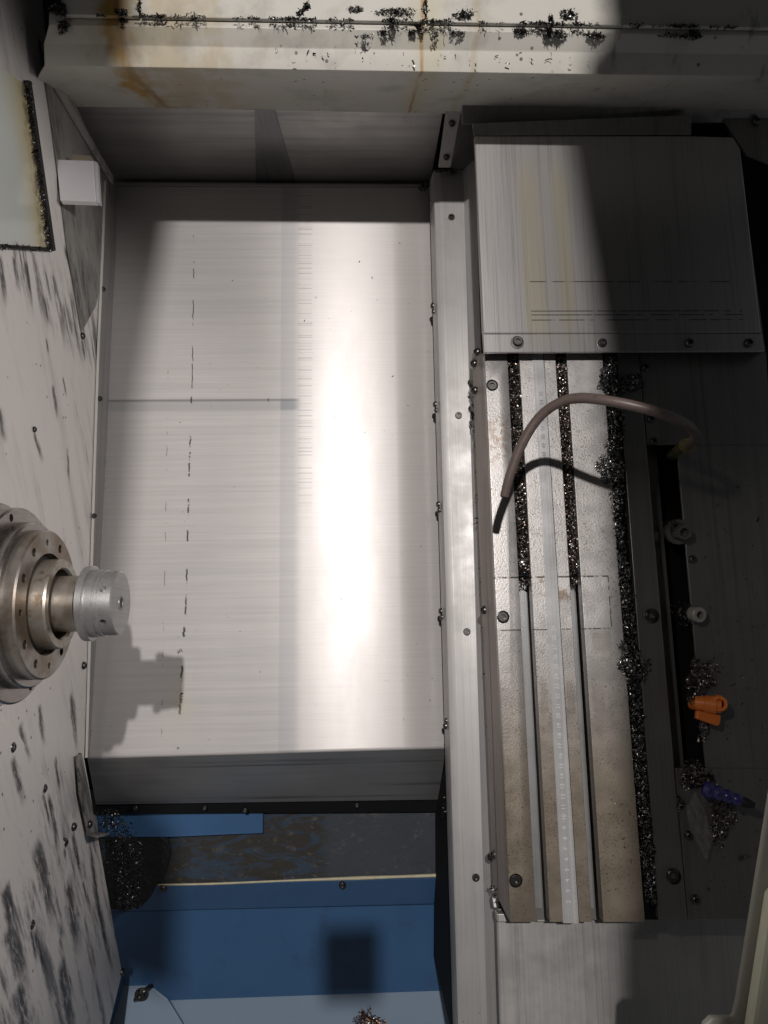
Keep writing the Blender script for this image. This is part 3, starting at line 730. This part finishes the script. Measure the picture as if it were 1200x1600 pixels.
# stepped left side
def side(name, x0t, x0b, x1t, x1b, z0, z1, mat):
    return prism(name, [P(x0t, 552, z0), P(x1t, 552, z1), P(x1b, 1441, z1), P(x0b, 1405, z0)], (0, 0, -.004), mat, tb, .0004)
brn = steel('table_side_brown', (.27, .235, .215), (.38, .335, .315), .5, .35, 'y', .5)
side('side_step', 748, 779, 757.3, 797.3, ZT - .035, ZT - .001, brn)
side('side_base', 738, 772, 748.3, 779.4, ZT - .055, ZT - .0351, brn)
for px, py, z in ((746, 550, .12), (741, 568, .105), (742, 610, .105), (757, 953, .105), (773, 1335, .105), (768, 1339, .09)):
    screw(tb, P(px, py, z), .0048, (-1, 0, .7))
# ruler tape and its numerals
rt = [(832, 552), (848.5, 552), (904.5, 1442.5), (880, 1442.5)]
ruler = slab('ruler_tape', rt, ZT + .0009, .0006, MT['tape'], tb)
ra, rb = P(888.5, 1409, ZT + .0012), P(848.5, 669, ZT + .0012)
def numeral(txt, at, size, mat, ang):
    c = bpy.data.curves.new('numeral', 'FONT'); c.body = txt; c.size = size; c.align_x = 'CENTER'; c.align_y = 'CENTER'; c.extrude = .00005
    o = bpy.data.objects.new('numeral', c); me = bpy.data.meshes.new_from_object(o); bpy.data.objects.remove(o)
    me.materials.append(mat.m); o = bpy.data.objects.new('numeral', me); C.objects.link(o)
    o.location = at; o.rotation_euler = (0, 0, ang); o.parent = ruler; o.matrix_parent_inverse = wm(ruler).inverted()
dr = (rb - ra); ang = math.atan2(dr.y, dr.x); step = dr / 49
for k in range(2, 56):
    if 30 <= k <= 47: continue
    numeral(str(k), ra + step * (k - 2) + Vector((0, 0, .0001)), .0058, MT['ink'] if k < 40 else MT['ink_dark'], ang)
bm = bmesh.new(); perp = Vector((-step.y, step.x, 0)).normalized()
for k in range(0, 580):
    c0 = ra + step * (k / 10 - 2) - perp * .0075 * -1
    if c0.y > P(848, 556, ZT).y: break
    ln = .0034 if k % 10 == 0 else (.0026 if k % 5 == 0 else .0016); s = step.normalized() * .00012
    c0 = ra + step * (k / 10 - 2) - perp * .0045
    vs = [bm.verts.new(p) for p in (c0 - s, c0 + s, c0 + s - perp * ln * .9, c0 - s - perp * ln * .9)]; bm.faces.new(vs)
me = bpy.data.meshes.new('tick_marks'); bm.to_mesh(me); bm.free()
tk = link('tick_marks', me, MT['ink'], ruler); tk['kind'] = 'stuff'
prism('tape_edge', [P(848.5, 552, ZT + .0005), P(849.7, 552, ZT + .0005), P(905.3, 1441, ZT + .0005), P(904.6, 1441, ZT + .0005)], (0, 0, -.0004), MT['black'], tb)

# ---- clamp bar and nozzle plate right of the table
cb = root('clamp_bar', P(1010, 1437, .13), 'dark oily steel bar with two large bolts right of the chip groove', 'steel bar')
b1 = slab('bar', [(964, 552), (998, 552), (1074, 1437), (1030, 1437)], ZT - .002, .02, MT['dark_steel'], cb, .0008)
for px, py in ((1018, 962), (1052, 1369)):
    screw(cb, P(px, py, ZT - .0005), .0062, (0, 0, 1), FLUSH)
nz_ = root('nozzle_plate', P(1150, 1437, .13), 'wide dark steel plate at the right with a long black recess and coolant fittings', 'steel plate')
def NX(y): return 999.5 + (1075.5 - 999.5) * (y - 552) / (1437 - 552)
ZN = ZT - .003
slab('plate_sheet', [(999.5, 552), (1197, 550), (1206, 695), (NX(695), 695)], ZN, .003, MT['dark_steel'], nz_, .0006)
slab('plate_sheet', [(1057, 695.3), (1206, 695.3), (1245, 1200), (1103, 1200)], ZN, .003, MT['dark_steel'], nz_, .0006)
slab('plate_sheet', [(NX(1200.3), 1200.3), (1245, 1200.3), (1260, 1437), (NX(1437), 1437)], ZN, .003, MT['dark_steel'], nz_, .0006)
slab('recess_floor', [(1005, 680), (1062, 680), (1110, 1210), (1040, 1210)], ZN - .05, .004, MT['void'], nz_)
prism('recess_side', [P(1057, 695, ZN - .003), P(1103, 1200, ZN - .003), P(1103, 1200, ZN - .05), P(1057, 695, ZN - .05)], (.002, 0, 0), MT['void'], nz_)
for px, py in ((1008, 575), (1017, 655), (1021, 690), (1082, 874), (1076, 1305), (1086, 1405)):
    screw(nz_, P(px, py, ZN), .0045)
NF_ = 12; fa = [(1072, 1262), (1079, 1300), (1092, 1322), (1104, 1348)]; fc = [(1086, 1236), (1100, 1262), (1110, 1290), (1114, 1312)]
rows = []
for k_ in range(NF_ + 1):
    t_ = k_ / NF_ * 2.999; i_ = int(t_); f_ = t_ - i_
    e0 = [fa[i_][q] * (1 - f_) + fa[i_ + 1][q] * f_ for q in (0, 1)]; e1 = [fc[i_][q] * (1 - f_) + fc[i_ + 1][q] * f_ for q in (0, 1)]
    rows.append([P(e0[0] + (e1[0] - e0[0]) * c_ / 7, e0[1] + (e1[1] - e0[1]) * c_ / 7, ZN + .004 + .006 * abs(math.sin(c_ * 1.9 + .3 * k_)) + random.random() * .0012) for c_ in range(8)])
film_ = sheet('film', rows, MT['film'], nz_, .0002)
for p_ in film_.data.polygons: p_.use_smooth = True

# right wall beyond
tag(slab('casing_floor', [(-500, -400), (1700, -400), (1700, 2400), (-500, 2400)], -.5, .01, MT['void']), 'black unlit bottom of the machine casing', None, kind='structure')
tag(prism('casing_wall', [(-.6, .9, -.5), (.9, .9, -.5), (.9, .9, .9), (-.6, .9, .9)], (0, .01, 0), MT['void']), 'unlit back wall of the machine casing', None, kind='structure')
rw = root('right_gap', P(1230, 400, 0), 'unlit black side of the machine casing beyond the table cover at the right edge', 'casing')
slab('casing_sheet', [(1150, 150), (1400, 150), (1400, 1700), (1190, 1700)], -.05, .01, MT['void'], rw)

# ---- coolant fittings
hs = root('coolant_hose', P(1060, 705, ZN), 'bent brown-grey coolant hose arching left over the table from a brass fitting', 'hose')
hp = [(788, 776, .250), (797, 742, .257), (815, 695, .266), (840, 655, .276), (870, 631, .288), (905, 622, .302), (955, 627, .320), (1010, 639, .328), (1050, 652, .322), (1078, 667, .300), (1087, 682, .262), (1076, 696, .215)]
tube('hose', [P(*q) for q in hp], .0046, MT['hose'], hs, radii=[.0042, .0044, .0046, .0044, .0045, .0047, .0045, .0045, .0046, .0045, .0044, .0046])
bore = P(787.5, 777.5, .250); tube('hose_bore', [bore, P(788.5, 773, .2505)], .0034, MT['void'], hs, sub=2)
f0, f1 = P(1078, 693, .218), P(1050, 711, ZN - .01); ax = (f1 - f0)
lathe('brass_fitting', [(0, 0), (0, .0058), (.004, .0062), (.004, .0045), (.007, .0045), (.007, .0070), (.011, .0070), (.011, .0050), (.013, .0050), (.013, .0076), (.017, .0076), (.017, .006), (ax.length, .006)], f0, ax, MT['brass'], hs, 6 * 4)
fb = root('black_fitting', P(1058, 832, ZN - .01), 'round black threaded coolant port with chips stuck on it, above the grey port', 'coolant fitting')
a, b2 = P(1050, 830, ZN - .02), P(1070, 832, ZN + .018)
lathe('port', [(0, .0105), (.02, .0105), (.02, .0085), (.03, .0085), ((b2 - a).length, .0080), ((b2 - a).length, .0052), ((b2 - a).length - .008, .005), ((b2 - a).length - .008, 0)], a, b2 - a, MT['dark_steel'], fb, 6)
lathe('collar', [(.012, .0090), (.012, .0135), (.022, .0135), (.022, .0090)], a, b2 - a, MT['dark_steel'], fb, 28)
fg = root('grey_fitting', P(1078, 960, ZN - .01), 'pale grey round coolant port with a hole, between black port and orange valve', 'coolant fitting')
a, b2 = P(1068, 956, ZN - .012), P(1094, 961, ZN + .016); L = (b2 - a).length
lathe('port', [(0, .006), (L * .6, .006), (L * .6, .0080), (L - .001, .0080), (L, .0072), (L, .0040), (L - .010, .0038), (L - .010, 0)], a, b2 - a, MT['greyplastic'], fg, 32)
lathe('hex_collar', [(L * .30, .0060), (L * .30, .0100), (L * .56, .0100), (L * .56, .0060)], a, b2 - a, MT['bolt'], fg, 6)
ov = root('orange_valve', P(1088, 1100, ZN), 'orange plastic coolant valve with an open round mouth and a tab below it', 'valve')
a, b2 = P(1086, 1098, ZN + .010), P(1127, 1103, ZN + .020); ax = b2 - a; L = ax.length
lathe('valve_body', [(0, 0), (0, .0070), (L * .35, .0074), (L * .38, .0088), (L * .8, .0088), (L * .82, .0074), (L, .0072), (L, .0042), (L - .012, .0038), (L - .012, 0)], a, ax, MT['orange'], ov, 36)
lathe('mouth', [(0, .0046), (0, .0082), (.012, .0082), (.014, .0070), (.014, .0046), (.004, .0044), (.004, .0)], P(1122, 1098, ZN + .012), P(1130, 1104, ZN + .06) - P(1122, 1098, ZN + .012), MT['orange'], ov, 32)
prism('tab', [P(1090, 1110, ZN + .016), P(1127, 1118, ZN + .018), P(1126, 1130, ZN + .018), P(1122, 1135, ZN + .018), P(1088, 1123, ZN + .016)], (0, 0, -.006), MT['orange'], ov, .0012)
lathe('stem', [(0, 0), (0, .006), (.02, .006), (.02, 0)], P(1082, 1100, ZN - .01), (.3, 0, 1), MT['orange'], ov, 24)
bn = root('blue_nozzle', P(1105, 1235, ZN), 'dark blue jointed plastic coolant nozzle with a black tip', 'nozzle')
n0, n1 = P(1100, 1232, ZN + .012), P(1180, 1259, ZN + .028); ax = n1 - n0; L = ax.length
k = L * .2
for i, q in enumerate((1.0, .92, .82, .72)):
    lathe('segment', [(-k * .15, .0052 * q), (k * .10, .0074 * q), (k * .42, .0084 * q), (k * .74, .0076 * q), (k * .95, .0060 * q), (k * 1.1, .0050 * q), (k * 1.1, 0)], n0 + ax * (.185 * i), ax, MT['blueplastic'], bn, 28)
lathe('tip', [(0, .0044), (k * .3, .0050), (k * 1.2, .0028), (k * 1.2, .0018), (k * .9, .0016), (k * .9, 0)], n0 + ax * .75, ax, MT['black'], bn, 24)

# ---- lower plate below the table
lp = root('lower_cover', P(860, 1590, .1), 'plain grey stainless cover below the near end of the slotted table', 'steel cover')
slab('cover_sheet', [(775, 1418), (1300, 1418), (1310, 1680), (783, 1680)], .098, .004, MT['steel_v'], lp, .003)
prism('cover_side', [P(775, 1418, .094), P(783, 1680, .094), P(783, 1680, -.02), P(775, 1418, -.02)], (.003, 0, 0), MT['dark_steel'], lp)
for xa, xb in ((776, 790), (838, 852)):
    slab('locating_tab', [(xa, 1428), (xb, 1428), (xb + 4, 1441), (xa + 1, 1441)], .112, .012, MT['steel_v'], lp, .001)
prism('white_clip', [P(770, 1404, .11), P(775, 1404, .11), P(776, 1418, .11), P(772, 1418, .11)], (0, 0, -.005), MT['white'], lp, .0005)

# ---- blue casting
bl = root('machine_bed', P(450, 1545, -.3), 'blue painted machine bed below the sliding cover, grimy above its yellow sealant line', 'machine bed')
def face(name, q, mat, th=.004, bev=.0): return prism(name, [P(*v) for v in q], (0, 0, -th), mat, bl, bev)
za, zb_, zc, zd = -.15, -.17, -.20, -.235
face('grimy_face', [(140, 1235, za), (705, 1235, za), (705, 1370, zb_), (140, 1384, zb_)], MT['grime'])
face('raised_patch', [(150, 1268, za + .004), (411, 1266, za + .004), (411, 1302, za + .002), (270, 1308, za + .002), (150, 1308, za + .002)], MT['blue'], .006, .001)
face('flange_face', [(230, 1384, zb_ + .004), (705, 1371, zb_ + .004), (705, 1412, zc), (140, 1426, zc), (140, 1386, zb_ + .004)], MT['blue'], .01, .002)
face('front_face', [(140, 1426, zc - .001), (705, 1413, zc - .001), (718, 1547, zd), (150, 1567, zd)], MT['blue'])
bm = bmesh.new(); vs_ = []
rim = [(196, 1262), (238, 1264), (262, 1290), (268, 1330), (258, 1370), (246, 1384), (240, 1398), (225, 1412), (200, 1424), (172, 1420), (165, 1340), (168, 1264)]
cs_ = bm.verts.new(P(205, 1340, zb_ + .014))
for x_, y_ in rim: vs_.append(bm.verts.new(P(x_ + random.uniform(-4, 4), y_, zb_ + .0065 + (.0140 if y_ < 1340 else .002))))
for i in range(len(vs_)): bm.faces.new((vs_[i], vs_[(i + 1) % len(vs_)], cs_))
m = M('black_shade_patch', .35, 0, .5); m.col((.012, .011, .011)); m.bump(m.noise((160, 160, 160), 6), .9, .003)  # black patch laid over the bed to deepen its corner shadow
link('shade_patch', me_from(bm, 'shade_patch'), m, bl, smooth=True)
tube('sealant_bead', [P(243, 1383 - .5, zb_ + .005), P(330, 1381, zb_ + .005), P(450, 1376, zb_ + .005), P(560, 1372, zb_ + .005), P(620, 1370, zb_ + .005), P(690, 1367.5, zb_ + .005)], .0022, MT['seal'], bl, 8, radii=[.0010, .0016, .0014, .0026, .0020, .0026])
for px, py in ((535, 1383), (255, 1388)): screw(bl, P(px, py, zb_ + .0045), .0050)
screw(bl, P(1106, 1700, 0), .001)  if False else None
fl_ = tag(slab('tray_floor', [(60, 1500), (760, 1500), (760, 1760), (20, 1760)], zd - .004, .004, MT['blue_tray']), 'pale blue painted chip tray floor at the very bottom', None, kind='structure')
tf = root('tray_flap', P(220, 1560, zd), 'light blue tray corner flap with a hook, at the lower left', 'tray flap')
slab('flap_sheet', [(196, 1522), (232, 1538), (262, 1562), (285, 1600), (295, 1640), (150, 1640), (188, 1545)], zd + .006, .004, MT['blue_tray'], tf, .001)
hk = [P(212, 1562, zd + .012), P(216, 1556, zd + .02), P(224, 1550, zd + .022), P(230, 1545, zd + .018), P(236, 1541, zd + .01)]
tube('hook', hk, .0035, MT['bolt'], tf, 10)
screw(tf, P(220, 1554, zd + .022), .006, (0, 0, 1), CAP)
# dark strip at base of wall
prism('kick_strip', [P(190, 1522, zd + .02), P(200, 1530, zd + .0), P(168, 1640, zd + .0), P(158, 1640, zd + .02)], (0, 0, -.003), MT['blue'], tf)
pts = blob_pts(577, 1598, 22, 18, 500, zd, .02)
tag(chip_mesh('rusty_chips', pts, .005, MT['chip_rust']), 'small heap of rusty brown chips on the tray floor at the bottom edge', 'metal chips', kind='stuff')

# ---- bracket lower left
bk = root('corner_bracket', P(140, 1300, -.05), 'small white painted L-shaped bracket screwed low on the left wall', 'bracket')
XB = XW + .004
prism('upright', [PX(x, y, XB) for x, y in ((118, 1180), (124, 1178), (143, 1272), (147, 1275), (150, 1300), (135, 1302), (122, 1240))], (.003, 0, 0), MT['wall2'], bk, .0006)
q = [PX(135, 1301, XB), PX(150, 1300, XB)]
prism('foot', [q[0], q[1], q[1] + Vector((.016, -.001, 0)), q[0] + Vector((.016, -.001, .01))], (0, -.003, 0), MT['wall2'], bk, .0006)
screw(bk, PX(139, 1288, XB + .003), .0045, (1, 0, 0))
# chips in the dark corner
pts = strip_pts([(168, 1262, 14), (186, 1300, 20), (196, 1360, 22), (205, 1420, 14)], 1500, -.13, .03, .3)
tag(chip_mesh('corner_chips', pts, .0032, MT['chip_dark']), 'glittering dark chips heaped in the corner between left wall and blue base', 'metal chips', kind='stuff')

pts = []
for _ in range(150):
    t_ = random.random() ** .8; e_ = P(167 + (139 - 167) * t_, 680 + 500 * t_, .0008); pts.append(e_ + Vector((random.gauss(0, .0006), 0, 0)))
for _ in range(150):
    x, y = random.uniform(190, 690), random.uniform(350, 1160); pts.append(P(x, y, .0008)) if random.random() < .25 + .5 * (x > 480) else None
pts += blob_pts(281, 1017, 5, 3, 14, .0008, .002) + blob_pts(284, 1085, 2, 7, 16, .0008, .002) + blob_pts(419, 626, 2, 3, 7, .0008, .002)
tag(chip_mesh('cover_flecks', pts, .0018, MT['chip_dark']), 'tiny black flecks lying on the bright sliding cover and along its left edge', 'metal chips', kind='stuff')
# ---- door frame, lower right, near the camera
df = root('door_frame', P(1170, 1590, .4), 'grey-cream painted door frame edge at the lower right corner', 'door frame')
ZD = .42
slab('frame_sheet', [(1216, 1165), (1153, 1565), (1147, 1590), (1112, 1590), (1100, 1602), (1097, 1720), (1330, 1720), (1330, 1100)], ZD, .005, MT['door'], df, .0015)
slab('lit_lip', [(1206, 1400), (1170, 1640), (1300, 1640), (1300, 1300)], ZD + .012, .011, MT['lip'], df, .003)

# ---- chips in slots, groove and round the fittings
def slotpath(a, b2, c, d, y0, y1, shrink=0):
    return [((X2(a, b2, y) + X2(c, d, y)) / 2, y, (X2(c, d, y) - X2(a, b2, y)) / 2 + .8 - shrink) for y in (y0, (y0 + y1) / 2, y1)]
for i, (args, lab) in enumerate((((793, 838, 811.5, 859), 'left'), ((867.5, 925, 885.5, 943), 'right'))):
    sp_ = slotpath(*args, 556, 896)
    pts = strip_pts(sp_, 3400, ZT - .010, .009, .03)
    for _ in range(9):
        y = random.uniform(575, 880); q_ = slotpath(*args, y, y + 1)[0]; pts += blob_pts(q_[0] + random.gauss(0, 2), y, 9, random.uniform(8, 22), 150, ZT - .004, random.uniform(.003, .008))
    pts += strip_pts(slotpath(*args, 896, 916, 2), 160, ZT - .016, .006)
    o = tag(chip_mesh('slot_chips', pts, .0030, MT['chip']), f'coarse bright and brown chips filling the far half of the {lab} table slot', 'metal chips', kind='stuff')
gp = [(953, 556, 11), (953, 600, 14), (960, 700, 11), (956, 735, 18), (963, 800, 10), (972, 900, 9), (984, 1000, 10), (985, 1038, 18), (993, 1100, 10), (1000, 1200, 10), (1010, 1300, 11), (1018, 1410, 9)]
pts = strip_pts(gp, 9500, ZT - .006, .010, .03)
pts += blob_pts(975, 600, 30, 14, 900, ZT, .009) + blob_pts(953, 735, 20, 22, 700, ZT, .012) + blob_pts(950, 590, 14, 26, 500, ZT, .010)
for _ in range(26):
    y = random.uniform(570, 1420); x = X2(953, 1019, y); pts += blob_pts(x + random.gauss(0, 5), y, random.uniform(5, 13), random.uniform(6, 20), random.randint(60, 190), ZT - .003, random.uniform(.004, .010))
pts += blob_pts(985, 1038, 21, 22, 800, ZT, .013) + blob_pts(1006, 1045, 9, 18, 200, ZT, .008)
tag(chip_mesh('groove_chips', pts, .0030, MT['chip_groove']), 'long band of dark glittering chips in the groove between table and dark bar', 'metal chips', kind='stuff')
slab('groove_bed', [(941, 552), (964, 552), (1031, 1437), (1008, 1437)], ZT - .010, .004, MT['void'], tb)
for (a, b2, c, d) in ((793, 838, 811.5, 859), (867.5, 925, 885.5, 943)):
    slab('slot_dark_floor', [(X2(a, b2, 553), 553), (X2(c, d, 553), 553), (X2(c, d, 900), 900), (X2(a, b2, 900), 900)], ZT - .0105, .006, MT['void'], tb)  # dark floor beneath the packed chips
pts = blob_pts(1094, 1060, 24, 32, 900, ZN, .018) + blob_pts(1100, 1130, 10, 30, 260, ZN, .01)
tag(chip_mesh('valve_chips', pts, .0030, MT['chip']), 'bushy clump of glittering chips just above the orange valve', 'metal chips', kind='stuff')
pts = blob_pts(1088, 1213, 32, 18, 800, ZN, .014) + blob_pts(1128, 1280, 22, 34, 700, ZN, .012) + blob_pts(1062, 1255, 6, 12, 80, ZN, .006)
tag(chip_mesh('nozzle_chips', pts, .0030, MT['chip']), 'clump of glittering chips around the dark blue nozzle and clear film', 'metal chips', kind='stuff')
pts = blob_pts(1075, 962, 22, 20, 420, ZN - .004, .012) + blob_pts(1054, 822, 12, 14, 220, ZN - .004, .014) + blob_pts(1160, 1340, 9, 6, 16, ZN, .002)
tag(chip_mesh('port_chips', pts, .0028, MT['chip_dark']), 'dark chips stuck around the grey and black coolant ports', 'metal chips', kind='stuff')
pts = []
for t in range(400):
    y = random.uniform(600, 1180) ; x = 737 + (766 - 737) * (y - 600) / 580
    if math.sin(y * .05) + math.sin(y * .17 + 2) > .2 or 980 < y < 1060: pts.append(P(x + random.gauss(0, 2.5), y, .075 + random.random() * .003))
pts += strip_pts([(768, 1080, 3), (770, 1180, 3)], 90, .10, .004) + blob_pts(737, 603, 3, 8, 60, .08, .006) + blob_pts(738, 648, 3, 7, 60, .08, .006) + strip_pts([(770, 1385, 3), (782, 1420, 4)], 90, .11, .004)
tag(chip_mesh('ledge_chips', pts, .0028, MT['chip_dark']), 'thin broken line of dark chips along the ledge between rail cover and table', 'metal chips', kind='stuff')
pts = []
for _ in range(260):
    x = random.uniform(1100, 1195); y = random.uniform(720, 1420); pts.append(P(x, y, ZN + .0006))
for _ in range(60):
    pts.append(P(random.uniform(940, 990), random.uniform(1250, 1400), ZT + .0006))
tag(chip_mesh('plate_chips', pts, .0020, MT['chip_dark']), 'tiny stray chips scattered over the dark plate and the table edge', 'metal chips', kind='stuff')

# ------------------------------------------------------------------ unseen sheet added above the camera: its cut-out shapes the lamp's shadow edges
ZO = 1.2
def up_to(p): t = (ZO - p.z) / (LAMP.z - p.z); return p + (LAMP - p) * t
op = [P(262, 345, 0), P(240, 480, 0), P(215, 640, 0), P(203, 800, 0), P(182, 1000, 0), P(160, 1185, 0), P(276, 1300, -.15), P(276, 1552, zd), P(190, 1522, zd), P(140, 1760, zd),
      P(966, 1900, .098), P(962, 1450, .098), P(992, 1430, ZT), P(972, 1150, ZT), P(958, 900, ZT), P(946, 700, ZT), P(940, 552, ZT), P(936, 500, ZC), P(885, 213, ZC), P(945, 60, .29), P(930, -60, .31), P(215, -60, .31), P(213, 60, .29)]
op = [up_to(p) for p in op]
from mathutils.geometry import tessellate_polygon
outer = [Vector(q) for q in ((-1.1, -1.2, ZO), (1.1, -1.2, ZO), (1.1, 1.3, ZO), (-1.1, 1.3, ZO))]
tri = tessellate_polygon([outer, op]); me = bpy.data.meshes.new('gobo_panel')
me.from_pydata([tuple(q) for q in outer + op], [], [tuple(t_) for t_ in tri]); me.update()
gobo = link('gobo_panel', me, MT['dark_steel'])
tag(gobo, 'unseen added sheet with a cut-out shaping the lamp shadow edges, above the camera', 'roof panel', kind='structure')

# ---- the photographer's phone, just above the lens: its blurred shadow falls on the blue bed
spot = P(548, 1503, -.225); tt = (.965 - spot.z) / (LAMP.z - spot.z); pc = spot + (LAMP - spot) * tt
ph = root('hand_held_phone', pc, 'black hand-held phone behind the lens that shades a square on the blue bed', 'phone')
prism('phone_body', [pc + Vector(q) for q in ((-.021, -.024, 0), (.021, -.024, 0), (.021, .024, 0), (-.021, .024, 0))], (0, 0, .008), MT['black'], ph, .002)
prism('phone_screen', [pc + Vector(q) for q in ((-.019, -.022, .0085), (.019, -.022, .0085), (.019, .022, .0085), (-.019, .022, .0085))], (0, 0, .0005), MT['void'], ph)
